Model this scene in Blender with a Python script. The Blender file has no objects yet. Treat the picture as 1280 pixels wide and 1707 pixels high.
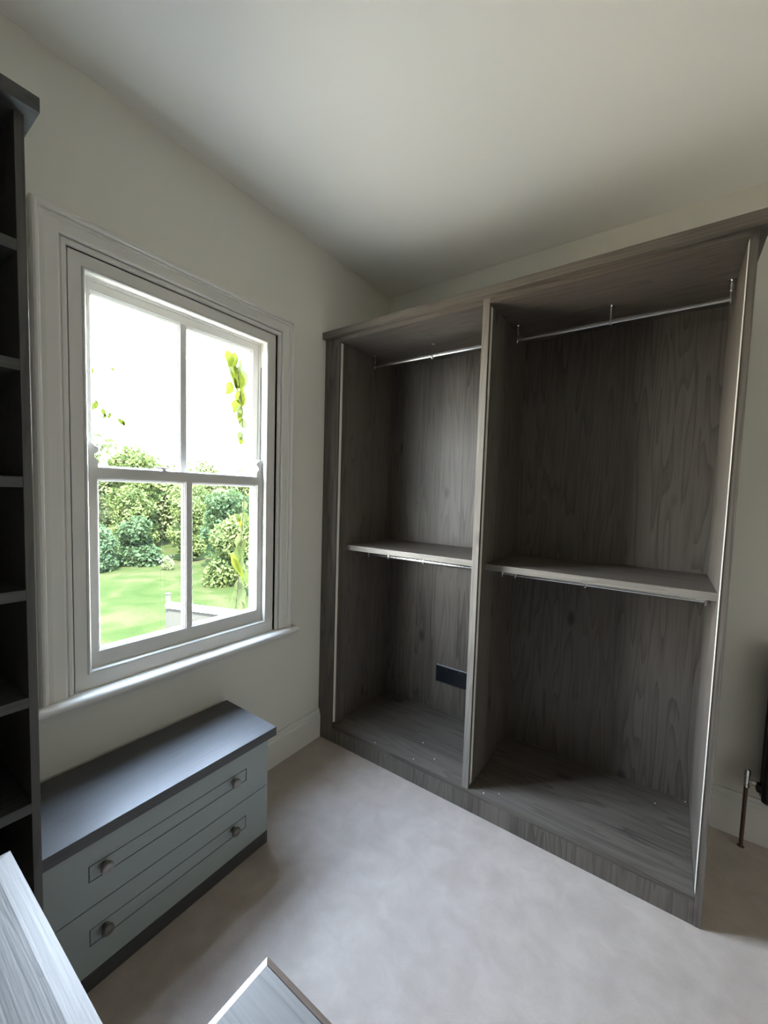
import bpy, bmesh, math, random
from mathutils import Vector, Matrix, Euler
random.seed(7)
S = bpy.context.scene
COL = S.collection

# ------------------------------------------------------------------ camera
cam_data = bpy.data.cameras.new('camera')
cam = bpy.data.objects.new('camera', cam_data); COL.objects.link(cam)
cam.location = (1.7502, -2.4367, 1.5612)
cam.rotation_euler = Euler((math.radians(86.3645), math.radians(-1.70107), math.radians(35.41452)), 'XYZ')
cam_data.sensor_fit = 'HORIZONTAL'; cam_data.sensor_width = 36.0
cam_data.lens = 672.67 / 1280 * 36.0
cam_data.shift_x = 5.25 / 1280.0
cam_data.shift_y = 13.36 / 1280.0
cam_data.clip_start = 0.02; cam_data.clip_end = 300
S.camera = cam

# ------------------------------------------------------------------ sky
SKY = 60.0
w = bpy.data.worlds.new('sky'); S.world = w; w.use_nodes = True
nt = w.node_tree; nt.nodes.clear()
tc = nt.nodes.new('ShaderNodeTexCoord'); sp = nt.nodes.new('ShaderNodeSeparateXYZ')
rmp = nt.nodes.new('ShaderNodeValToRGB'); bg = nt.nodes.new('ShaderNodeBackground'); wo = nt.nodes.new('ShaderNodeOutputWorld')
nt.links.new(tc.outputs['Generated'], sp.inputs[0]); nt.links.new(sp.outputs['Z'], rmp.inputs[0])
rmp.color_ramp.elements[0].position = 0.0; rmp.color_ramp.elements[0].color = (1.0, 1.0, 0.98, 1)
rmp.color_ramp.elements[1].position = 0.9; rmp.color_ramp.elements[1].color = (0.60, 0.79, 1.12, 1)
nt.links.new(rmp.outputs[0], bg.inputs[0]); bg.inputs[1].default_value = SKY
nt.links.new(bg.outputs[0], wo.inputs[0])

# ------------------------------------------------------------------ sun (behind the house, on the garden only)
sd = bpy.data.lights.new('sun', 'SUN'); sd.energy = 150.0; sd.angle = math.radians(1.0); sd.color = (1.0, 0.93, 0.78)
so = bpy.data.objects.new('sun', sd); COL.objects.link(so)
so.rotation_euler = Vector((0.55, -0.35, 0.80)).to_track_quat('Z', 'Y').to_euler()

# portal in the window opening: emits nothing, only guides the sampling of the sky
pd = bpy.data.lights.new('window_portal', 'AREA'); pd.shape = 'RECTANGLE'; pd.size = 0.86; pd.size_y = 1.52
po = bpy.data.objects.new('window_portal', pd); COL.objects.link(po)
po.location = (-0.235, -1.44, 1.59); po.rotation_euler = (0, math.radians(-90), 0)
pd.size, pd.size_y = 1.52, 0.86
pd.cycles.is_portal = True

S.view_settings.view_transform = 'Standard'; S.view_settings.look = 'None'
S.view_settings.gamma = 1.0; S.view_settings.use_curve_mapping = False
S.view_settings.exposure = 0.0
S.cycles.max_bounces = 14; S.cycles.diffuse_bounces = 9; S.cycles.glossy_bounces = 6
S.cycles.transparent_max_bounces = 16; S.cycles.sample_clamp_indirect = 12.0
S.cycles.caustics_reflective = False; S.cycles.caustics_refractive = False
S.cycles.use_denoising = True

# ------------------------------------------------------------------ materials
class N:
    def __init__(s, name):
        s.m = bpy.data.materials.new(name); s.m.use_nodes = True; s.t = s.m.node_tree; s.t.nodes.clear()
        s.out = s.t.nodes.new('ShaderNodeOutputMaterial')
    def n(s, typ, ins=None, **kw):
        x = s.t.nodes.new('ShaderNode' + typ)
        for k, v in kw.items(): setattr(x, k, v)
        for k, v in (ins or {}).items(): s.set(x, k, v)
        return x
    def set(s, x, k, v):
        i = x.inputs[k]
        if isinstance(v, bpy.types.NodeSocket): s.t.links.new(v, i)
        elif isinstance(v, bpy.types.Node): s.t.links.new(v.outputs[0], i)
        elif isinstance(v, (tuple, list)) and len(v) == 3 and i.type == 'RGBA': i.default_value = (*v, 1)
        else: i.default_value = v
    def math(s, op, a, b=0.0, c=None):
        x = s.n('Math', {0: a, 1: b}, operation=op)
        if c is not None: s.set(x, 2, c)
        return x.outputs[0]
    def ramp(s, fac, stops):
        x = s.n('ValToRGB', {0: fac}); e = x.color_ramp.elements
        while len(e) < len(stops): e.new(0.5)
        for i, (p, c) in enumerate(stops):
            e[i].position = p; e[i].color = (*c, 1) if isinstance(c, tuple) else (c, c, c, 1)
        return x.outputs[0]
    def mix(s, f, a, b, blend='MIX'):
        x = s.n('Mix', data_type='RGBA', blend_type=blend)
        s.set(x, 0, f); s.set(x, 6, a); s.set(x, 7, b)
        return x.outputs[2]
    def noise(s, vec, scale, detail=3.0, dist=0.0, rough=0.55):
        return s.n('TexNoise', {'Vector': vec, 'Scale': scale, 'Detail': detail, 'Distortion': dist, 'Roughness': rough}).outputs[0]
    def obj(s, scale=(1, 1, 1), loc=(0, 0, 0)):
        t = s.n('TexCoord'); return s.n('Mapping', {'Vector': t.outputs['Object'], 'Scale': scale, 'Location': loc}).outputs[0]
    def bump(s, h, strength=0.2, dist=0.01):
        return s.n('Bump', {'Height': h, 'Strength': strength, 'Distance': dist}).outputs[0]
    def bsdf(s, **kw):
        b = s.n('BsdfPrincipled')
        for k, v in kw.items(): s.set(b, k.replace('_', ' '), v)
        s.t.links.new(b.outputs[0], s.out.inputs[0]); return s.m

def wood(name, axis, dark, mid, light, rough=0.42, bumpy=0.12, spec=0.5, seed=0.0, plank=0.15):
    s = N(name)
    t = s.n('TexCoord'); sx = s.n('SeparateXYZ', {0: t.outputs['Object']})
    X, Y, Z = sx.outputs
    al, a, b = {'x': (X, Y, Z), 'y': (Y, X, Z), 'z': (Z, X, Y)}[axis]
    u = s.math('ADD', a, b)
    cell = s.math('FLOOR', s.math('DIVIDE', s.math('ADD', u, 3.03 + seed), plank))
    wn = s.n('TexWhiteNoise', {'W': cell}, noise_dimensions='1D').outputs['Value']
    off = s.math('MULTIPLY', wn, 13.0)
    v = s.n('CombineXYZ', {0: s.math('MULTIPLY', a, 1.0), 1: s.math('ADD', b, off), 2: s.math('MULTIPLY', s.math('ADD', al, off), 0.075)}).outputs[0]
    n1 = s.noise(v, 7.5, 2.0, 0.12)
    rings = s.math('FRACT', s.math('MULTIPLY', n1, 14.0))
    rr = s.ramp(rings, [(0.0, 0.15), (0.10, 0.9), (0.55, 0.75), (1.0, 0.35)])
    v2 = s.n('CombineXYZ', {0: a, 1: b, 2: s.math('MULTIPLY', al, 0.025)}).outputs[0]
    fib = s.noise(v2, 190.0, 3.0, 0.2)
    v3 = s.n('CombineXYZ', {0: s.math('MULTIPLY', a, 5.0), 1: s.math('MULTIPLY', b, 5.0), 2: s.math('MULTIPLY', s.math('ADD', al, off), 2.3)}).outputs[0]
    kd = s.n('TexVoronoi', {'Vector': v3, 'Scale': 1.0}, feature='F1').outputs['Distance']
    knot = s.ramp(kd, [(0.05, 0.0), (0.13, 1.0)])
    fac = s.math('ADD', s.math('MULTIPLY', rr, 0.46), s.math('MULTIPLY', fib, 0.54))
    fac = s.math('ADD', fac, s.math('MULTIPLY', s.math('SUBTRACT', wn, 0.5), 0.22))
    c = s.ramp(fac, [(0.18, dark), (0.55, mid), (0.9, light)])
    c = s.mix(s.math('MULTIPLY', s.math('SUBTRACT', 1.0, knot), 0.75), c, tuple(x * 0.45 for x in dark))
    h = s.math('ADD', s.math('MULTIPLY', rr, 0.5), fib)
    ro = s.math('ADD', rough, s.math('MULTIPLY', fib, 0.12))
    return s.bsdf(Base_Color=c, Roughness=ro, Specular_IOR_Level=spec, Normal=s.bump(h, bumpy, 0.002))

DK, MD, LT = (0.044, 0.038, 0.032), (0.115, 0.099, 0.083), (0.165, 0.143, 0.121)
EDG = ((0.13, 0.117, 0.10), (0.20, 0.182, 0.155), (0.25, 0.228, 0.195))
wood_z = wood('grey_timber_upright', 'z', DK, MD, LT)
wood_x = wood('grey_timber_lengthwise', 'x', DK, MD, LT)
wood_y = wood('grey_timber_crosswise', 'y', DK, MD, LT)
tower_z = wood('shaded_timber_upright', 'z', (0.028, 0.026, 0.024), (0.066, 0.062, 0.058), (0.095, 0.090, 0.084))  # wardrobe timber copied darker: the tower's shade is put into the colour
tower_y = wood('shaded_timber_shelf', 'y', (0.028, 0.027, 0.026), (0.062, 0.061, 0.060), (0.088, 0.087, 0.085))
edge_z = wood('pale_timber_edging_upright', 'z', *EDG, rough=0.34, bumpy=0.05)
edge_x = wood('pale_timber_edging', 'x', *EDG, rough=0.34, bumpy=0.05)
reflect_brown = wood('brown_reflection_tint', 'x', (0.07, 0.05, 0.04), (0.10, 0.075, 0.06), (0.13, 0.10, 0.085), rough=0.5, bumpy=0.1)  # brown stands for a dark reflection, painted as colour
wood_top = wood('grey_timber_top', 'y', (0.046, 0.045, 0.046), (0.062, 0.060, 0.061), (0.076, 0.074, 0.074), rough=0.34, bumpy=0.03)
wood_board = wood('limed_timber_board', 'x', (0.075, 0.077, 0.080), (0.155, 0.158, 0.162), (0.20, 0.203, 0.207), rough=0.4, bumpy=0.22, plank=0.6)
wood_edge = wood('limed_timber_edge', 'x', (0.195, 0.198, 0.202), (0.225, 0.228, 0.232), (0.25, 0.253, 0.257), rough=0.35, bumpy=0.15, plank=0.6)

def paint(name, col, rough=0.5, mott=0.04, scale=2.5, bump=0.03, bscale=160, spec=0.4):
    s = N(name); v = s.obj()
    n = s.noise(v, scale, 4.0)
    c = s.mix(n, tuple(x * (1 - mott) for x in col), tuple(min(1, x * (1 + mott)) for x in col))
    return s.bsdf(Base_Color=c, Roughness=rough, Specular_IOR_Level=spec, Normal=s.bump(s.noise(v, bscale, 2.0), bump, 0.002))
wall_m = paint('wall_emulsion', (0.73, 0.715, 0.655), 0.8, 0.02, 1.5, 0.05, 220, 0.2)
ceil_m = paint('ceiling_emulsion', (0.87, 0.86, 0.82), 0.85, 0.012, 1.2, 0.03, 220, 0.15)
trim_m = paint('trim_satin', (0.72, 0.705, 0.665), 0.38, 0.02, 6, 0.03, 90)
sash_m = paint('sash_satin', (0.70, 0.69, 0.66), 0.36, 0.02, 6, 0.03, 90)
drawer_m = paint('drawer_lacquer', (0.315, 0.355, 0.350), 0.45, 0.02, 5, 0.02, 200)
groove_m = paint('groove_shadow_gap', (0.07, 0.085, 0.083), 0.6)
ext_m = paint('exterior_render', (0.80, 0.80, 0.78), 0.85, 0.04, 3, 0.2, 60, 0.2)
felt_m = paint('roof_felt', (0.30, 0.31, 0.33), 0.9, 0.15, 2, 0.3, 40, 0.2)
rad_m = paint('black_radiator_paint', (0.012, 0.012, 0.013), 0.35)
socket_m = paint('black_plastic', (0.010, 0.012, 0.016), 0.22)
strip_m = paint('satin_profile', (0.80, 0.765, 0.69), 0.32, 0.01, 3, 0.0)
lead_m = paint('dark_cord', (0.05, 0.048, 0.042), 0.8)
pipe_m = paint('aged_copper_pipe', (0.075, 0.035, 0.022), 0.38, 0.3, 30, 0.05, 90, 0.7)
crumb_m = paint('plaster', (0.85, 0.84, 0.80), 0.9)
def metal(name, col, rough, tex=0.0):
    s = N(name)
    n = s.noise(s.obj(), 60, 3)
    return s.bsdf(Base_Color=col, Metallic=1.0, Roughness=s.math('ADD', rough, s.math('MULTIPLY', n, 0.08)))
chrome = metal('chrome', (0.80, 0.81, 0.82), 0.14)
steel_dark = metal('gunmetal_plate', (0.16, 0.17, 0.19), 0.25)
pewter = metal('antique_pewter', (0.30, 0.275, 0.25), 0.33)
catchm = metal('brushed_catch', (0.45, 0.45, 0.45), 0.35)

def carpet():
    s = N('beige_carpet'); v = s.obj()
    big = s.noise(v, 1.6, 4.0, 0.8); mid = s.noise(v, 11.0, 6.0, 0.5); fine = s.noise(v, 420, 2.0)
    f = s.math('ADD', s.math('MULTIPLY', big, 0.35), s.math('ADD', s.math('MULTIPLY', mid, 0.45), s.math('MULTIPLY', fine, 0.30)))
    c = s.ramp(f, [(0.35, (0.40, 0.335, 0.285)), (0.55, (0.49, 0.42, 0.365)), (0.72, (0.59, 0.51, 0.45))])
    h = s.math('ADD', s.math('MULTIPLY', fine, 1.0), s.math('MULTIPLY', mid, 0.6))
    return s.bsdf(Base_Color=c, Roughness=0.95, Specular_IOR_Level=0.1, Sheen_Weight=0.25, Normal=s.bump(h, 0.6, 0.008))
carpet_m = carpet()
def grass():
    s = N('lawn_grass'); v = s.obj()
    f = s.math('ADD', s.math('MULTIPLY', s.noise(v, 0.55, 5.0, 0.8), 0.75), s.math('MULTIPLY', s.noise(v, 9.0, 3.0), 0.3))
    c = s.ramp(f, [(0.36, (0.0070, 0.0120, 0.0040)), (0.50, (0.0098, 0.0142, 0.0052)), (0.62, (0.0150, 0.0162, 0.0080))])
    return s.bsdf(Base_Color=c, Roughness=1.0, Specular_IOR_Level=0.0, Normal=s.bump(s.noise(v, 60, 3), 0.3, 0.03))
grass_m = grass()
def leafm(name, c1, c2, tr=0.35):
    s = N(name); v = s.obj()
    c = s.mix(s.ramp(s.noise(v, 1.1, 4.0), [(0.35, 0.0), (0.65, 1.0)]), c1, c2)
    d = s.n('BsdfDiffuse', {'Color': c}); t = s.n('BsdfTranslucent', {'Color': s.mix(0.5, c, (0.045, 0.054, 0.008))})
    mx = s.n('MixShader', {0: tr, 1: d.outputs[0], 2: t.outputs[0]})
    s.t.links.new(mx.outputs[0], s.out.inputs[0]); return s.m
leaf_a = leafm('leaf_green', (0.026, 0.040, 0.017), (0.044, 0.058, 0.021))
leaf_b = leafm('leaf_dark_green', (0.014, 0.025, 0.015), (0.023, 0.039, 0.020))
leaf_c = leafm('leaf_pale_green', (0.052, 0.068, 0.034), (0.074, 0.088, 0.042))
leaf_y = leafm('leaf_yellow_green', (0.060, 0.082, 0.012), (0.095, 0.115, 0.016), 0.4)
bark_m = paint('bark', (0.02, 0.016, 0.011), 0.9, 0.3, 8, 0.6, 30, 0.1)
flower_m = paint('white_blossom', (0.035, 0.035, 0.033), 0.8)
def glass():
    s = N('window_glass')
    tr = s.n('BsdfTransparent', {'Color': (0.95, 0.965, 0.96)}); gl = s.n('BsdfGlossy', {'Roughness': 0.01})
    df = s.n('BsdfDiffuse', {'Color': (0.8, 0.85, 0.85)})
    v = s.obj((1, 3, 0.6)); sm = s.ramp(s.noise(v, 3.0, 3.0, 0.6), [(0.45, 0.0), (0.75, 0.003)])
    m1 = s.n('MixShader', {0: sm, 1: tr.outputs[0], 2: df.outputs[0]})
    fr = s.n('Fresnel', {'IOR': 1.5})
    fac = s.math('MULTIPLY', fr.outputs[0], s.math('SUBTRACT', 1.0, s.n('NewGeometry').outputs['Backfacing']))
    m2 = s.n('MixShader', {0: fac, 1: m1.outputs[0], 2: gl.outputs[0]})
    s.t.links.new(m2.outputs[0], s.out.inputs[0]); return s.m
glass_m = glass()

# ------------------------------------------------------------------ mesh helpers (world coordinates in, local mesh out)
def box(bm, x0, x1, y0, y1, z0, z1, bev=0.0):
    t = bmesh.new(); r = bmesh.ops.create_cube(t, size=1.0)
    for v in t.verts: v.co = Vector((x0 + (v.co.x + .5) * (x1 - x0), y0 + (v.co.y + .5) * (y1 - y0), z0 + (v.co.z + .5) * (z1 - z0)))
    if bev: bmesh.ops.bevel(t, geom=list(t.edges), offset=bev, segments=2, profile=0.5, affect='EDGES')
    merge(bm, t)
def merge(bm, t):
    m = bpy.data.meshes.new('t'); t.to_mesh(m); t.free(); bm.from_mesh(m); bpy.data.meshes.remove(m)
def cyl(bm, p, q, r, r2=None, seg=20, caps=True):
    p, q = Vector(p), Vector(q); d = q - p
    t = bmesh.new(); bmesh.ops.create_cone(t, cap_ends=caps, segments=seg, radius1=r, radius2=r if r2 is None else r2, depth=d.length)
    bmesh.ops.transform(t, matrix=Matrix.Translation((p + q) / 2) @ d.to_track_quat('Z', 'Y').to_matrix().to_4x4(), verts=t.verts)
    merge(bm, t)
def lathe(bm, base, axis, prof, seg=28):      # prof: (distance along axis, radius)
    q = Vector(axis).to_track_quat('Z', 'Y').to_matrix(); base = Vector(base); rings = []
    for h, r in prof:
        rings.append([bm.verts.new(base + q @ Vector((r * math.cos(2 * math.pi * i / seg), r * math.sin(2 * math.pi * i / seg), h))) for i in range(seg)])
    for a, b in zip(rings, rings[1:]):
        for i in range(seg): bm.faces.new((a[i], a[(i + 1) % seg], b[(i + 1) % seg], b[i]))
    bm.faces.new(rings[0][::-1]); bm.faces.new(rings[-1])
def prism_x(bm, pts, x0, x1):                # polygon in (y,z) pulled along x
    a = [bm.verts.new((x0, y, z)) for y, z in pts]; b = [bm.verts.new((x1, y, z)) for y, z in pts]; n = len(pts)
    for i in range(n): bm.faces.new((a[i], a[(i + 1) % n], b[(i + 1) % n], b[i]))
    bm.faces.new(a[::-1]); bm.faces.new(b)
def prism_y(bm, pts, y0, y1):                # polygon in (x,z) pulled along y
    a = [bm.verts.new((x, y0, z)) for x, z in pts]; b = [bm.verts.new((x, y1, z)) for x, z in pts]; n = len(pts)
    for i in range(n): bm.faces.new((a[i], a[(i + 1) % n], b[(i + 1) % n], b[i]))
    bm.faces.new(a[::-1]); bm.faces.new(b)
def prism_path_x(bm, pts, x0, x1):           # polygon in (y,z) along x
    prism_x(bm, pts, x0, x1)
def frame_sweep(bm, prof, y0, y1, z0, z1, closed=False):
    """mitred moulding on a plane facing +x: prof = (inset, x); sides left, top, right (and bottom when closed)"""
    loops = []
    for d, x in prof:
        if closed: loops.append([(x, y0 + d, z0 + d), (x, y0 + d, z1 - d), (x, y1 - d, z1 - d), (x, y1 - d, z0 + d)])
        else: loops.append([(x, y0 + d, z0), (x, y0 + d, z1 - d), (x, y1 - d, z1 - d), (x, y1 - d, z0)])
    V = [[bm.verts.new(p) for p in l] for l in loops]; n = len(V)
    for i in range(n):
        a, b = V[i], V[(i + 1) % n]
        for k in range(4 if closed else 3):
            kk = (k + 1) % 4
            bm.faces.new((a[k], a[kk], b[kk], b[k]))
    if not closed:
        for k in (0, 3): bm.faces.new([V[i][k] for i in range(n)])
def obj(name, bm, mat, parent=None, smooth=False, label=None):
    bmesh.ops.recalc_face_normals(bm, faces=bm.faces)
    off = Vector((0, 0, 0)); p = parent
    while p is not None: off += p.location; p = p.parent
    me = bpy.data.meshes.new(name)
    if parent is not None:
        for v in bm.verts: v.co -= off
    bm.to_mesh(me); bm.free(); me.materials.append(mat)
    if smooth:
        for f in me.polygons: f.use_smooth = True
        try: me.set_sharp_from_angle(angle=math.radians(35))
        except Exception: pass
    o = bpy.data.objects.new(name, me); COL.objects.link(o)
    if parent is not None: o.parent = parent
    if label: o['label'] = label
    return o
def tag(o, label, cat, group=None):
    o['label'] = label; o['category'] = cat
    if group: o['group'] = group
    return o
def thing(name, label, cat, loc, group=None):
    o = bpy.data.objects.new(name, None); o.empty_display_size = 0.1; COL.objects.link(o); o.location = loc
    return tag(o, label, cat, group)
def struct(o): o['kind'] = 'structure'; return o
def B(*args, bev=0.0):
    bm = bmesh.new()
    for a in args: box(bm, *a, bev=bev)
    return bm

# ------------------------------------------------------------------ room shell
RX, RY, RH = 3.40, -4.00, 2.991          # room right, room near side, ceiling height
BY = 0.055                               # back wall plane
WT = 0.21                                # window wall thickness
HY0, HY1, HZ0, HZ1 = -1.895, -0.98, 0.77, 2.385   # hole for the window
struct(obj('floor', B((-0.0, RX, RY, BY, -0.12, 0.0)), carpet_m))
struct(obj('ceiling', B((-WT - .05, RX + .15, RY - .15, BY + .15, RH, RH + 0.25)), ceil_m))
bm = B((-WT, 0, RY - .15, HY0, -0.12, RH), (-WT, 0, HY1, BY + .15, -0.12, RH), (-WT, 0, HY0, HY1, -0.12, HZ0), (-WT, 0, HY0, HY1, HZ1, RH))
wl = struct(obj('wall_left', bm, wall_m))
struct(obj('wall_back', B((0, RX + .15, BY, BY + .15, -0.12, RH)), wall_m))
struct(obj('wall_right', B((RX, RX + .15, RY, BY, -0.12, RH)), wall_m))
struct(obj('wall_front', B((0, RX + .15, RY - .15, RY, -0.12, RH)), wall_m))
def skirt_prof(h, t):
    return [(0, 0), (t, 0), (t, h * .80), (t * .72, h * .84), (t * .78, h * .88), (t * .5, h * .94), (t * .45, h), (0, h)]
bm = bmesh.new(); prism_y(bm, [(x, z) for x, z in skirt_prof(0.182, 0.020)], RY, -0.598)
struct(obj('baseboard_left', bm, trim_m))
bm = bmesh.new(); prism_x(bm, [(BY - x, z) for x, z in skirt_prof(0.207, 0.020)], 1.95, RX)
struct(obj('baseboard_back', bm, trim_m))

# ------------------------------------------------------------------ window
win = bpy.data.objects.new('window_1', None); COL.objects.link(win); win.location = (0, -1.4374, 0.79); struct(win)
win['label'] = 'tall white painted sliding sash window in moulded frame'
arch = [(0, 0.0), (0, .024), (.004, .031), (.010, .034), (.017, .033), (.021, .027), (.023, .022), (.030, .024), (.036, .0255),
        (.0365, .020), (.072, .019), (.078, .017), (.080, .013), (.080, 0.0)]
bm = bmesh.new(); frame_sweep(bm, arch, -2.001, -0.865, 0.79, 2.4925)
obj('architrave', bm, trim_m, win)
bead = [(0.0815, -.01), (.0815, .006), (.086, .011), (.093, .012), (.099, .009), (.103, .002), (.103, -.01)]
bm = bmesh.new(); frame_sweep(bm, bead, -2.001, -0.865, 0.79, 2.4925)
obj('inner_bead', bm, trim_m, win, smooth=True)
# box frame lining
FY0, FY1, FZ0, FZ1 = -1.8545, -1.0265, 0.846, 2.341
bm = B((-.125, 0.0, -1.925, FY0, .79, 2.41), (-.125, 0.0, FY1, -.95, .79, 2.41), (-.125, 0.0, FY0, FY1, FZ1, 2.41), (-.125, 0.0, FY0, FY1, .76, FZ0))
obj('frame_lining', bm, trim_m, win)
sb = [(0.0012, -.019), (.0012, .001), (.004, .0045), (.008, .0045), (.0115, .001), (.0125, -.004), (.0125, -.019)]
bm = bmesh.new(); frame_sweep(bm, sb, FY0, FY1, FZ0, FZ1, closed=True)
obj('staff_bead', bm, trim_m, win, smooth=True)
pb = [(0.0, -.069), (.0, -.062), (.010, -.062), (.010, -.069)]
bm = bmesh.new(); frame_sweep(bm, pb, FY0, FY1, FZ0, FZ1, closed=True)
obj('parting_bead', bm, trim_m, win)
def sash(name, xf, xb, z0, z1, bot, top, label, st=0.042, bar=0.049):
    y0, y1 = FY0 + .003, FY1 - .003; yc = (-1.4699 - 1.421) / 2
    bm = B((xb, xf, y0, y0 + st, z0, z1), (xb, xf, y1 - st, y1, z0, z1), (xb, xf, y0 + st, y1 - st, z0, z0 + bot), (xb, xf, y0 + st, y1 - st, z1 - top, z1))
    s = obj(name, bm, sash_m, win, label=label)
    bm = B((xb + .002, xf - .001, yc - bar / 2 + .012, yc + bar / 2 - .012, z0 + bot, z1 - top))
    obj('glazing_bar', bm, sash_m, s)
    xm = (xf + xb) / 2 - 0.004
    for a, b in ((y0 + st, yc - bar / 2 + .012), (yc + bar / 2 - .012, y1 - st)):
        t = xf - .002
        pr = [(0, xm), (0, t - .003), (.004, t - .0035), (.0045, t - .006), (.009, t - .009), (.012, t - .015), (.012, xm)]
        bm = bmesh.new(); frame_sweep(bm, pr, a, b, z0 + bot, z1 - top, closed=True)
        obj('glazing_moulding', bm, sash_m, s)
        bm = B((xm - .002, xm + .001, a + .001, b - .001, z0 + bot + .001, z1 - top - .001))
        obj('pane', bm, glass_m, s)
    return s
up = sash('upper_sash', -.070, -.108, 1.590, 2.337, .040, .040, 'upper sash set further back')
lo = sash('lower_sash', -.021, -.060, 0.850, 1.632, .070, .040, 'lower sash nearer the room')
# sash horns standing on the lower sash
def horn(yi, yo, flip):
    w_ = yo - yi
    pts = [(0, 0), (.03, 0), (.0, .018), (.10, .030), (.30, .038), (.25, .052), (.05, .058), (-.05, .068), (.10, .078), (.35, .084), (.45, .092), (1, .092), (1, 0)]
    pts = [(yi + w_ * a, 1.632 + b) for a, b in pts]
    bm = bmesh.new(); prism_x(bm, pts, -.056, -.026); obj('sash_horn', bm, sash_m, lo)
horn(-1.800, -1.850, 0); horn(-1.075, -1.031, 1)
bm = bmesh.new()
lathe(bm, (-.042, -1.547, 1.632), (0, 0, 1), [(0, .013), (.004, .013), (.005, .009), (.010, .009), (.011, .006)], 16)
box(bm, -.048, -.036, -1.578, -1.528, 1.642, 1.649, bev=.002)
lathe(bm, (-.042, -1.580, 1.641), (0, 0, 1), [(0, .002), (.003, .0075), (.008, .0075), (.011, .002)], 12)
obj('sash_fastener', bm, catchm, lo, smooth=True)
bm = bmesh.new(); cyl(bm, (-.0555, FY1 - .0005, 1.716), (-.0555, FY1 - .0005, 2.215), .0022, seg=8)
obj('sash_cord', bm, lead_m, win)
# window board with rounded nose
bm = B((0.0, 0.0315, -2.030, -0.846, 0.752, 0.790)); obj('window_sill', bm, trim_m, win)
bm = bmesh.new()
nose = [(.033, .752), (.033, .7895), (.050, .789), (.058, .786), (.064, .779), (.066, .771), (.064, .763), (.058, .756), (.050, .752)]
prism_y(bm, nose, -2.034, -0.838); obj('sill_nosing', bm, trim_m, win, smooth=True)
bm = bmesh.new(); prism_y(bm, [(0, .722), (.006, .722), (.010, .728), (.012, .740), (.018, .7515), (0, .7515)], -2.02, -0.855)
obj('sill_apron', bm, trim_m, win, smooth=True)
bm = bmesh.new(); prism_y(bm, [(-.128, .770), (-.128, .846), (-.26, .812), (-.26, .770)], HY0, HY1)
struct(obj('trim_1', bm, ext_m))

# ------------------------------------------------------------------ wardrobe
DF = -0.600; HC, HT = 2.4778, 2.5166; XR = 1.9430; ZB = 0.113; ZT = 2.4543
wd = thing('wardrobe', 'tall grey-brown timber open double wardrobe filling the back wall', 'wardrobe', (0.97, -0.3, 0))
obj('left_filler', B((0.002, 0.1176, DF, DF + .022, 0, HC), bev=.0008), wood_z, wd)
obj('side_panel', B((0.106, 0.124, DF + .0225, -.004, 0, HC)), wood_z, wd)
obj('side_panel', B((1.9200, XR, DF, -.004, 0, HC), bev=.0008), wood_z, wd)
dv = obj('divider', B((0.9953, 1.0276, DF + .0012, -.020, ZB + .0003, HC)), wood_z, wd)
obj('edge_band', B((0.9953, 1.0276, DF, DF + .0011, ZB + .0003, HC), bev=.0003), edge_z, dv, label='paler front edge')
obj('back_panel', B((0.124, 0.9953, -.020, -.004, ZB, ZT), bev=.0), wood_z, wd)
obj('back_panel', B((1.0276, 1.9200, -.020, -.004, ZB, ZT), bev=.0), wood_z, wd)
obj('base_panel', B((0.124, 1.0276, DF, -.020, ZB - .0225, ZB), bev=.0008), wood_x, wd)
obj('base_panel', B((1.0284, 1.9196, DF, -.020, ZB - .0225, ZB), bev=.0008), wood_x, wd)
obj('plinth', B((0.118, 1.9196, DF + .001, DF + .020, 0, ZB - .0232), bev=.0008), wood_z, wd)
obj('top_panel', B((0.118, 0.9948, DF, -.020, ZT, HC), bev=.0008), wood_x, wd)
obj('top_panel', B((1.0284, 1.9196, DF, -.020, ZT, HC), bev=.0008), wood_x, wd)
obj('cornice', B((0.002, 1.9716, DF - .030, BY - .001, HC + .0004, HT), bev=.001), wood_x, wd)
for (a, b, z) in ((0.1242, 0.9950, 1.2406), (1.0278, 1.9198, 1.2328)):
    sh_ = obj('shelf', B((a, b, DF + .0932, -.0202, z - .031, z)), wood_x, wd)
    obj('edge_band', B((a, b, DF + .092, DF + .0931, z - .031, z), bev=.0003), edge_x, sh_, label='paler front edge')
def light_strip(x, sgn, y0, y1):
    a, b = sorted((x, x + sgn * .0018))
    s = obj('edge_profile', B((a, b, y0, y1, .128 + ZB * 0, 2.444), bev=.0004), strip_m, wd, label='pale satin edge profile')
light_strip(.1242, 1, -.598, -.579); light_strip(1.0278, 1, -.582, -.560); light_strip(1.9198, -1, -.602, -.578)
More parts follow.
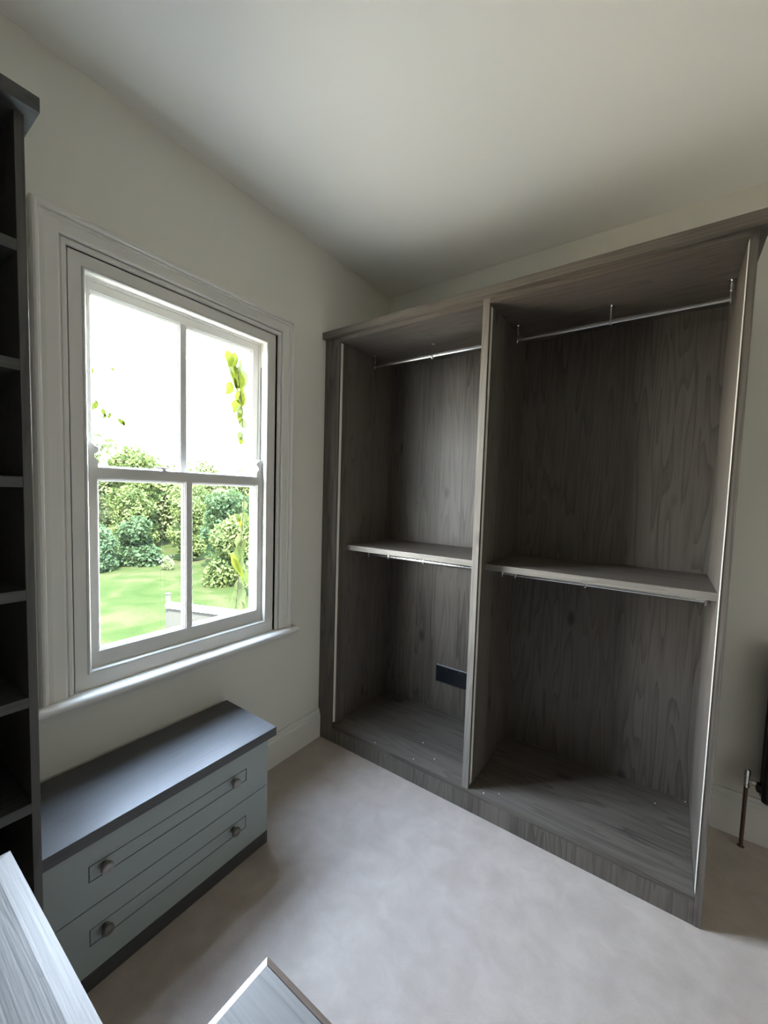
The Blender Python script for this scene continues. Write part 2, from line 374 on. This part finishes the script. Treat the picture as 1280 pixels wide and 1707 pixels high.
def rail(x0, x1, z, zc, sup, y=-.29):
    bm = bmesh.new(); r_, n = .0065, 8
    pts = [(y + r_ * math.cos(t), z + .004 + r_ * math.sin(t)) for t in [math.pi * i / n for i in range(n + 1)]] + \
          [(y + r_ * math.cos(t), z - .004 + r_ * math.sin(t)) for t in [math.pi + math.pi * i / n for i in range(n + 1)]]
    prism_x(bm, pts, x0, x1)
    r = obj('hanging_rail', bm, chrome, wd, smooth=True, label='chrome hanging rail')
    for i, xs in enumerate(sup):
        bm = bmesh.new()
        if 0 < i < len(sup) - 1:
            cyl(bm, (xs, y, z + .012), (xs, y, zc - .003), .0035, seg=12)
            cyl(bm, (xs, y, zc - .0035), (xs, y, zc), .011, seg=18)
            box(bm, xs - .0055, xs + .0055, y - .0095, y + .0095, z - .017, z + .016, bev=.002)
        else:
            box(bm, xs - .005, xs + .005, y - .010, y + .010, z - .019, z + .018, bev=.003)
            cyl(bm, (xs, y, z + .014), (xs, y, zc - .003), .0055, seg=12)
            cyl(bm, (xs, y, z + .03), (xs, y, z + .034), .008, seg=14) if zc - z > .05 else None
            cyl(bm, (xs, y, zc - .004), (xs, y, zc), .012, seg=18)
        obj('rail_bracket', bm, chrome, r, smooth=True)
rail(.145, .990, 2.385, ZT, (.147, .568, .985)); rail(1.060, 1.910, 2.380, ZT, (1.063, 1.4865, 1.906))
rail(.135, .990, 1.160, 1.2406 - .031, (.139, .30, .56, .985)); rail(1.042, 1.908, 1.158, 1.2328 - .031, (1.045, 1.115, 1.45, 1.904))

sk = thing('power_socket', 'black rectangular socket plate low on the wardrobe back, left bay', 'socket', (.66, -.0205, .366))
bm = bmesh.new(); box(bm, .537, .783, -.026, -.0205, .311, .428, bev=.002); obj('face_plate', bm, steel_dark, sk, label='gunmetal rim')
bm = bmesh.new(); box(bm, .543, .777, -.0285, -.0262, .317, .422, bev=.001); obj('inner_cover', bm, socket_m, sk)
for i in range(2):
    bm = bmesh.new(); box(bm, .60 + i * .10, .625 + i * .10, -.0305, -.0287, .398, .412, bev=.001); obj('switch', bm, socket_m, sk)

crumbs = [(.4434, -.5836), (.6955, -.5702), (.6652, -.4097), (.7873, -.4987), (1.1007, -.5793), (1.1634, -.536), (1.7885, -.1333), (1.9080, -.03)]
LB = ['nearest the left end of the wardrobe, at the front lip', 'at the front lip midway along the left bay', 'further back in the middle of the left bay', 'right of centre in the left bay, near the divider',
      'just right of the divider foot, at the front lip', 'a hand to the right of the divider foot', 'near the back of the right bay', 'in the back right corner of the right bay']
for i, (x, y) in enumerate(crumbs):
    bm = bmesh.new(); t = bmesh.new(); bmesh.ops.create_icosphere(t, subdivisions=1, radius=.0034)
    for v in t.verts: v.co = Vector((v.co.x * random.uniform(.8, 1.5), v.co.y * random.uniform(.7, 1.3), v.co.z * .6)) + Vector((x, y, ZB + .0019))
    merge(bm, t)
    bay = 'left' if i < 4 else 'right'
    tag(obj('plaster_crumb', bm, crumb_m), 'tiny white crumb ' + LB[i], 'crumb', 'crumbs in the %s wardrobe bay' % bay)

# ------------------------------------------------------------------ chest of drawers
ch = thing('chest_of_drawers', 'low grey-green two-drawer chest with dark timber top below the window', 'chest', (0.19, -1.72, 0))
CX = 0.3828; CY0, CY1 = -2.1225, -1.3137
obj('top_board', B((0.0205, 0.3927, CY0, -1.2744, .4778, .5166), bev=.0012), wood_top, ch, label='dark grey timber top')
obj('carcass', B((0.0205, CX - .022, CY0, CY1, .054, .4776)), drawer_m, ch)
obj('side_edge', B((CX - .0218, CX - .0005, CY1 - .0035, CY1, .054, .4776)), drawer_m, ch)
obj('plinth', B((0.0205, CX + .002, CY0, CY1, 0, .0533)), wood_top, ch, label='dark timber plinth')
def knob(y, z, parent):
    bm = bmesh.new()
    lathe(bm, (CX, y, z), (1, 0, 0), [(0, .011), (.003, .011), (.005, .007), (.013, .007), (.016, .016), (.019, .0180), (.026, .0180), (.028, .0165), (.0275, .0135), (.0285, .0125), (.0290, .006), (.0295, .001)])
    k = obj('knob', bm, pewter, parent, smooth=True, label='round antique pewter knob')
def drawer(z0, z1, s0, s1):
    y0, y1 = CY0, CY1 - .004; a, b = -1.9895, -1.4235; g = .0035; xb, xm = CX - .0215, CX - .0028
    d = obj('drawer', B((xb, xm, y0, y1, z0, z1)), groove_m, ch)
    obj('drawer_face', B((xm, CX, y0, a, z0, z1), (xm, CX, b, y1, z0, z1), (xm, CX, a, b, z0, s0), (xm, CX, a, b, s1, z1)), drawer_m, d)
    obj('slot_panel', B((xm, CX, a + g, b - g, s0 + g, s1 - g), bev=.0006), drawer_m, d)
    for y in (-1.9466, -1.4860): knob(y, (s0 + s1) / 2 + .006, d)
drawer(.2695, .4770, .350, .4035); drawer(.0545, .2662, .142, .1975)

# ------------------------------------------------------------------ shelf tower on the left
TX = 0.4894; TY = -2.1245
tw = thing('bookcase', 'tall shade-darkened timber open shelf tower at the left edge of the photo', 'bookcase', (0.25, -2.7, 0))
obj('side_panel', B((0.0205, TX, TY - .018, TY, 0, 2.4066), bev=.0008), tower_z, tw)
obj('divider', B((0.0205, TX, -2.80, -2.782, 0, 2.4066)), tower_z, tw)
obj('side_panel', B((0.0205, TX, -3.46, -3.442, 0, 2.4066)), tower_z, tw)
obj('back_panel', B((0.0205, 0.030, -3.442, TY - .018, .02, 2.4066)), tower_z, tw)
obj('cornice', B((0.0005, TX + .038, -3.48, TY + .020, 2.4070, 2.4399), bev=.001), tower_y, tw)
obj('plinth', B((TX - .02, TX - .002, -3.442, TY - .018, 0, .08)), tower_y, tw)
first = None
for a, b in ((-2.7819, TY - .0181), (-3.4419, -2.8001)):
    for z in (2.124, 1.853, 1.5785, 1.303, 1.0325, .757, .480, .205, .1):
        if z == .1: continue
        obj('shelf', B((0.0301, TX - .0006, a, b, z - .026, z), bev=.0006), tower_y, tw)

# ------------------------------------------------------------------ two low cabinets right below the camera
def topped_cabinet(x0, x1, y0, y1, h, bx, by, drop, label, reflect_strip):
    c = thing('low_cabinet', label, 'cabinet', ((x0 + x1) / 2, (y0 + y1) / 2, 0))
    obj('carcass', B((x0 + .006, x1 - .006, y0 + .006, y1 - .006, .07, h - .030), bev=.001), wood_z, c)
    obj('plinth', B((x0 + .03, x1 - .03, y0 + .03, y1 - .03, 0, .0695)), wood_top, c)
    for k, (ya, yb) in enumerate(((x0 + .008, (x0 + x1) / 2 - .001), ((x0 + x1) / 2 + .001, x1 - .008))):
        obj('door', B((ya, yb, y1 - .006, y1 - .0005, .072, h - .032), bev=.001), wood_z, c)
    bm = bmesh.new()
    lo_ = [bm.verts.new(p) for p in ((x0, y0, h - .029), (x1, y0, h - .029), (x1, y1, h - .029), (x0, y1, h - .029))]
    hi = [bm.verts.new(p) for p in ((x0, y0, h), (x1, y0, h), (x1, y1, h), (x0, y1, h))]
    inn = [bm.verts.new(p) for p in ((x0 + bx, y0 + by, h + drop), (x1 - bx, y0 + by, h + drop), (x1 - bx, y1 - by, h + drop), (x0 + bx, y1 - by, h + drop))]
    bm.faces.new(lo_[::-1])
    for A_, B_ in ((lo_, hi), (hi, inn)):
        for i in range(4): bm.faces.new((A_[i], A_[(i + 1) % 4], B_[(i + 1) % 4], B_[i]))
    bm.faces.new(inn)
    t = obj('top_frame', bm, wood_edge, c, label='smooth pale bevelled border')
    if reflect_strip:  # thin overlay on the bevel carrying the painted brown reflection
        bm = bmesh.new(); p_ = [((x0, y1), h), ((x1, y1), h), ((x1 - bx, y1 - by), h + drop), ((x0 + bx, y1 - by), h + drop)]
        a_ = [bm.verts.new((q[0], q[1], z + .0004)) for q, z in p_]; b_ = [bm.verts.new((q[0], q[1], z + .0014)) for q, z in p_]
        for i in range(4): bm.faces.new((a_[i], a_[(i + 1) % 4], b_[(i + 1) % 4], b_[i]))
        bm.faces.new(a_[::-1]); bm.faces.new(b_); obj('reflection_strip', bm, reflect_brown, c, label='brown strip with the reflection painted in')
    obj('top_field', B((x0 + bx + .001, x1 - bx - .001, y0 + by + .001, y1 - by - .001, h + drop, h + drop + .0012)), wood_board, c, label='coarse grained pale field')
    return c
topped_cabinet(.8217, 1.62, -2.85, -2.2516, .90, .020, .026, .002, 'pale grained cabinet top filling the bottom left corner, the higher of two', False)
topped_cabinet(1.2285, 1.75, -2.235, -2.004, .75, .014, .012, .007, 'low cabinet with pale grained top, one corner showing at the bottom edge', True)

# ------------------------------------------------------------------ radiator, valve and pipe
rd = thing('radiator', 'black column radiator at the right edge beside the wardrobe', 'radiator', (2.5, -.03, .30))
for i in range(12):
    x = 2.185 + i * .062
    for yy in (-.045, .0):
        bm = bmesh.new(); lathe(bm, (x, yy, .245), (0, 0, 1), [(0, .006), (.010, .018), (.03, .020), (.67, .020), (.69, .018), (.70, .006)], 16)
        obj('column', bm, rad_m, rd, smooth=True)
for z in (.285, .905):
    bm = bmesh.new(); cyl(bm, (2.166, -.022, z), (2.885, -.022, z), .019, seg=16); obj('header', bm, rad_m, rd, smooth=True)
bm = bmesh.new(); lathe(bm, (2.149, -.022, .300), (1, 0, 0), [(0, .011), (.004, .022), (.02, .024), (.03, .018)], 8); obj('end_plug', bm, rad_m, rd)
for x in (2.25, 2.80):
    bm = B((x - .012, x + .012, .018, BY - .0005, .80, .84)); obj('wall_bracket', bm, rad_m, rd)
vp = thing('radiator_valve', 'chrome radiator valve on a brown copper pipe beside the wardrobe', 'valve', (2.118, -.022, 0))
bm = bmesh.new(); lathe(bm, (2.118, -.022, .004), (0, 0, 1), [(0, .0078), (.285, .0078)], 16); obj('pipe', bm, pipe_m, vp, smooth=True, label='dark brown copper pipe')
bm = bmesh.new(); lathe(bm, (2.118, -.022, 0), (0, 0, 1), [(0, .014), (.003, .013), (.005, .009)], 16); obj('pipe_collar', bm, pipe_m, vp, smooth=True)
bm = bmesh.new(); lathe(bm, (2.118, -.022, .286), (0, 0, 1), [(0, .011), (.012, .011), (.013, .008), (.018, .008), (.019, .011), (.052, .011), (.054, .0125), (.080, .0115), (.084, .007), (.086, .002)], 18)
lathe(bm, (2.127, -.022, .312), (1, 0, 0), [(0, .006), (.007, .006), (.008, .0125), (.019, .0125), (.020, .007), (.024, .007)], 6)
obj('valve_body', bm, chrome, vp, smooth=True)

# ------------------------------------------------------------------ garden
GZ = -3.0
lawn = struct(obj('lawn', B((-70, -WT - .02, -40, 60, GZ - .3, GZ)), grass_m))
bounce_near_m = paint('pale_bounce_near', (0.170, 0.150, 0.120), 0.9, 0.12, 2.0, 0.2, 30, 0.1)
bounce_far_m = paint('warm_bounce_far', (0.36, 0.28, 0.185), 0.95, 0.15, 1.0, 0.4, 30, 0.0)
struct(obj('bounce_ground_far', B((-24.0, -9.21, -18, 0.6, GZ, GZ + .03)), bounce_far_m))  # unseen ground, added to throw warm light deep into the room
struct(obj('bounce_ground_near', B((-9.2, -WT - .021, -18, 0.6, GZ, GZ + .05)), bounce_near_m))  # unseen paving, added to bounce daylight up onto the ceiling
struct(obj('exterior_wall', B((-WT, 0, RY - .15, BY + .15, GZ, -0.121)), ext_m))
def leaves(bm_pts, size, rnd, droop=0.0):
    V, F = [], []
    for (c, s) in bm_pts:
        q = Euler((rnd.uniform(-1.2, 1.2), rnd.uniform(-1.2, 1.2), rnd.uniform(0, 6.28))).to_matrix()
        L = s * size; b = len(V)
        for a, d in ((-.5, 0), (0, .28), (.5, 0), (0, -.28)):
            p = q @ Vector((a * L, d * L, 0)); V.append((c[0] + p.x, c[1] + p.y, c[2] + p.z))
        F.append((b, b + 1, b + 2, b + 3))
    return V, F
def tree(name, label, cat, x, y, h, r, n, mat, size, group=None, base=0.25, seed=0, blobs=9, z0=GZ):
    rnd = random.Random(seed); t = thing(name, label, cat, (x, y, z0), group)
    pts = []
    cs = []
    for i in range(blobs):
        a = rnd.uniform(0, 6.28); f = rnd.uniform(0, .62); zz = rnd.uniform(base, .86) * h
        k = math.sin(min(1, max(.15, zz / h)) * math.pi) ** .4
        cs.append((math.cos(a) * r * f * k, math.sin(a) * r * f * k, zz, rnd.uniform(.38, .62) * r))
    cs.append((0, 0, h * .8, r * .5))
    for _ in range(n):
        c = rnd.choice(cs); d = Vector((rnd.gauss(0, 1), rnd.gauss(0, 1), rnd.gauss(0, 1))).normalized() * c[3] * rnd.uniform(.55, 1.05) ** .7
        p = (c[0] + d.x, c[1] + d.y, max(.05, c[2] + d.z * .85)); pts.append((p, rnd.uniform(.6, 1.4)))
    V, F = leaves(pts, size, rnd)
    me = bpy.data.meshes.new('foliage'); me.from_pydata(V, [], F); me.materials.append(mat)
    o = bpy.data.objects.new('foliage', me); COL.objects.link(o); o.parent = t; o['kind'] = 'stuff'
    bm = bmesh.new(); cyl(bm, (x, y, z0 - .05), (x, y, z0 + h * .55), .035 * h * .6, .02 * h * .5, seg=9)
    for i in range(4):
        c = cs[i]; cyl(bm, (x, y, z0 + h * .3), (x + c[0], y + c[1], z0 + c[2]), .012 * h * .6, .004 * h, seg=6)
    obj('trunk', bm, bark_m, t)
    return t
# far row of trees, from left to right in the window
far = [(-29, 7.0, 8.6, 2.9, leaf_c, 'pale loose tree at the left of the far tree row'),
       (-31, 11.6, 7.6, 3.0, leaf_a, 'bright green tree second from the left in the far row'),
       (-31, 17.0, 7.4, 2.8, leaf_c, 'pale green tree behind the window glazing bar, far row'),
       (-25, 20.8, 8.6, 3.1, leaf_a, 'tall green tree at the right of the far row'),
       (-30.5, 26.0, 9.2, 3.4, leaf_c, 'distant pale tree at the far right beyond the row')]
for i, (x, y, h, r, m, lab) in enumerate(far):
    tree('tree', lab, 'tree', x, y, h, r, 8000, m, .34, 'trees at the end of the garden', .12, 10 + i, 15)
mids = [(-23.2, 6.2, 2.5, 1.35, leaf_b, 'dark rounded bush at the left edge of the lawn'),
        (-23.4, 8.6, 2.9, 1.3, leaf_b, 'dark green bush right of the rounded bush by the lawn'),
        (-22.8, 11.4, 4.3, 1.6, leaf_a, 'tall light green shrub behind the central glazing bar'),
        (-18.6, 11.5, 4.9, 1.7, leaf_b, 'dense green shrub seen through the lower right pane'),
        (-15.0, 9.1, 3.2, 1.5, leaf_a, 'broad shrub in front of the dense one, lower right pane'),
        (-27.2, 9.8, 4.9, 1.7, leaf_a, 'yellow-green shrub rising behind the rounded bush'),
        (-12.5, 8.9, 3.0, 1.1, leaf_c, 'pale upright shrub next to the creeper, lower right pane'),
        (-26.3, 13.8, 5.0, 1.9, leaf_a, 'light green shrub in the middle behind the lawn')]
for i, (x, y, h, r, m, lab) in enumerate(mids):
    tree('shrub', lab, 'shrub', x, y, h, r, 6500, m, .22, 'shrubs round the lawn', .10, 40 + i, 12)
hg = thing('hedge', 'long pale green hedge closing the far end of the garden', 'hedge', (-35.5, 16, GZ))
rh = random.Random(5); pts = []
for _ in range(16000):
    y = rh.uniform(-14, 18); z = rh.uniform(0, 6.2 + .5 * math.sin(y * 1.1) + .3 * math.sin(y * 2.7))
    pts.append(((rh.gauss(.9, .25), y, z), rh.uniform(.7, 1.4)))
V, F = leaves(pts, .34, rh)
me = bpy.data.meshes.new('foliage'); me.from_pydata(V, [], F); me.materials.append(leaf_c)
o = bpy.data.objects.new('foliage', me); COL.objects.link(o); o.parent = hg; o['kind'] = 'stuff'
obj('hedge_core', B((-36.4, -35.2, 2.2, 33.8, GZ, GZ + 5.6)), leaf_a, hg)
# small white-flowering plant at the lawn's far edge
fl = tree('flowering_bush', 'small white flowering bush at the far edge of the lawn', 'bush', -20.8, 8.9, .75, .40, 500, leaf_c, .10, None, .2, 77, 5)
V, F = leaves([((random.gauss(0, .22), random.gauss(0, .22), .55 + random.gauss(0, .16)), random.uniform(.7, 1.2)) for _ in range(60)], .12, random)
me = bpy.data.meshes.new('blossom'); me.from_pydata(V, [], F); me.materials.append(flower_m)
o = bpy.data.objects.new('blossom', me); COL.objects.link(o); o.parent = fl; o['kind'] = 'stuff'

# white garden wall with coping and end post below the window
P1, P2 = Vector((-9.0246, 3.0846, 0)), Vector((-6.869, 3.8543, 0))
ux = (P2 - P1).normalized(); vx = Vector((ux.y, -ux.x, 0))
def quadprism(bm, o_, a, b, c, d, z0, z1):
    pts = [o_ + ux * i + vx * j for i, j in ((a, c), (b, c), (b, d), (a, d))]
    lo_ = [bm.verts.new((p.x, p.y, z0)) for p in pts]; hi = [bm.verts.new((p.x, p.y, z1)) for p in pts]
    for i in range(4): bm.faces.new((lo_[i], lo_[(i + 1) % 4], hi[(i + 1) % 4], hi[i]))
    bm.faces.new(lo_[::-1]); bm.faces.new(hi)
face_m = paint('garden_wall_face', (0.019, 0.0195, 0.018), 0.9, 0.1, 2, 0.1, 20, 0.0)
gw = thing('garden_wall', 'low pale garden wall with white coping and post, seen at the lower right of the window', 'wall', (P1.x, P1.y, GZ))
bm = bmesh.new(); quadprism(bm, P1, 0.06, 4.5, .03, .17, GZ, -1.60); obj('wall_face', bm, face_m, gw)
bm = bmesh.new(); quadprism(bm, P1, 0.04, 4.55, 0, .24, -1.60, -1.50); obj('coping', bm, ext_m, gw, label='white coping')
bm = bmesh.new(); quadprism(bm, P1, -.05, .035, .05, .14, GZ, -1.27); quadprism(bm, P1, -.065, .05, .035, .155, -1.27, -1.24)
obj('end_post', bm, face_m, gw)

# climbing plants outside the window
def big_leaf(parent, c, L, W, ang, mat, tilt=0.0):
    bm = bmesh.new()
    prof = [(0, 0), (.16, .30), (.38, .48), (.6, .42), (.82, .22), (1, 0)]
    q = Matrix.Rotation(ang, 3, 'X') @ Matrix.Rotation(tilt, 3, 'Z')
    def P(a, b, s_=0): return Vector(c) + q @ Vector((s_, b * W, -a * L))
    mid = [bm.verts.new(P(a, 0, -.004)) for a, b in prof]
    for sg in (-1, 1):
        ed = [mid[0]] + [bm.verts.new(P(a, sg * b, .004 * (1 + a))) for a, b in prof[1:-1]] + [mid[-1]]
        for i in range(len(prof) - 1):
            f = [mid[i], mid[i + 1], ed[i + 1], ed[i]]; f2 = []
            for v in f:
                if v not in f2: f2.append(v)
            if len(f2) > 2: bm.faces.new(f2)
    return obj('leaf', bm, mat, parent, smooth=True)
def vine(label, pts, leafs, seed, rad=.0022):
    rnd = random.Random(seed); v = thing('climbing_plant', label, 'plant', pts[0])
    bm = bmesh.new()
    for a, b in zip(pts, pts[1:]): cyl(bm, a, b, rad, seg=6)
    obj('stem', bm, bark_m, v)
    for (c, L, W, ang, m) in leafs: big_leaf(v, c, L, W, ang, m, rnd.uniform(-.7, .7))
rnd = random.Random(3)
L1 = []
def at(u, v_, x):   # point seen at photo position (u, v_) on the plane x
    R = cam.rotation_euler.to_matrix(); d = R @ Vector(((u - 640 + 5.25) / 672.67, -(v_ - 853.5 - 13.36) / 672.67, -1)); t = (x - cam.location.x) / d.x
    return tuple(cam.location + d * t)
for (u, v_, L) in [(380, 586, .085), (386, 596, .11), (395, 592, .09), (402, 600, .08), (390, 612, .10), (385, 622, .11), (398, 618, .10), (404, 628, .09), (393, 634, .09), (387, 640, .08), (400, 642, .09),
                   (396, 654, .08), (403, 660, .07), (398, 670, .08), (402, 680, .07), (397, 690, .06), (402, 700, .06), (399, 722, .05), (402, 732, .045)]:
    L1.append((at(u, v_ - 4, -.27 - rnd.random() * .05), L * 1.15, L * .85, rnd.uniform(-.5, .5), rnd.choice([leaf_y, leaf_y, leaf_c])))
vine('yellow-green creeper hanging down the right side of the upper sash', [(-.2105, -.93, 2.37), at(392, 574, -.28), at(398, 630, -.29), at(404, 690, -.28), at(404, 740, -.28)], L1, 5)
L2 = []
for (u, v_, L) in [(397, 870, .09), (404, 878, .08), (400, 895, .10), (406, 905, .09), (396, 915, .10), (403, 930, .12), (398, 940, .10), (406, 955, .11), (400, 968, .11), (394, 975, .10), (405, 985, .10), (399, 998, .10), (391, 990, .07), (404, 1008, .09), (394, 862, .06), (405, 858, .07), (407, 840, .06)]:
    L2.append((at(u, v_ - 6, -.27 - rnd.random() * .05), L, L * .6, rnd.uniform(-.4, .4), rnd.choice([leaf_c, leaf_y, leaf_c, leaf_a])))
for (u, v_) in ((385, 922), (390, 930)):
    L2.append((at(u, v_, -.27), .15, .055, .42, leaf_y))
vine('leafy creeper beside the lower right pane with a long yellow-green leaf', [(-.2105, -.93, 1.50), at(407, 830, -.28), at(402, 900, -.28), at(398, 960, -.28), at(392, 1025, -.27)], L2, 6)
L3 = [(at(u, v_, -.30), L, L * .5, rnd.uniform(-.9, .9), leaf_y) for (u, v_, L) in [(152, 612, .03), (184, 612, .02), (153, 668, .05), (160, 666, .045), (170, 680, .04), (177, 690, .03), (184, 686, .035), (196, 697, .045), (205, 700, .03)]]
vine('thin creeper tendril with small leaves across the upper left pane', [(-.2105, -1.93, 1.93), at(144, 655, -.30), at(165, 674, -.30), at(185, 692, -.30), at(210, 703, -.30)], L3, 8, .0012)
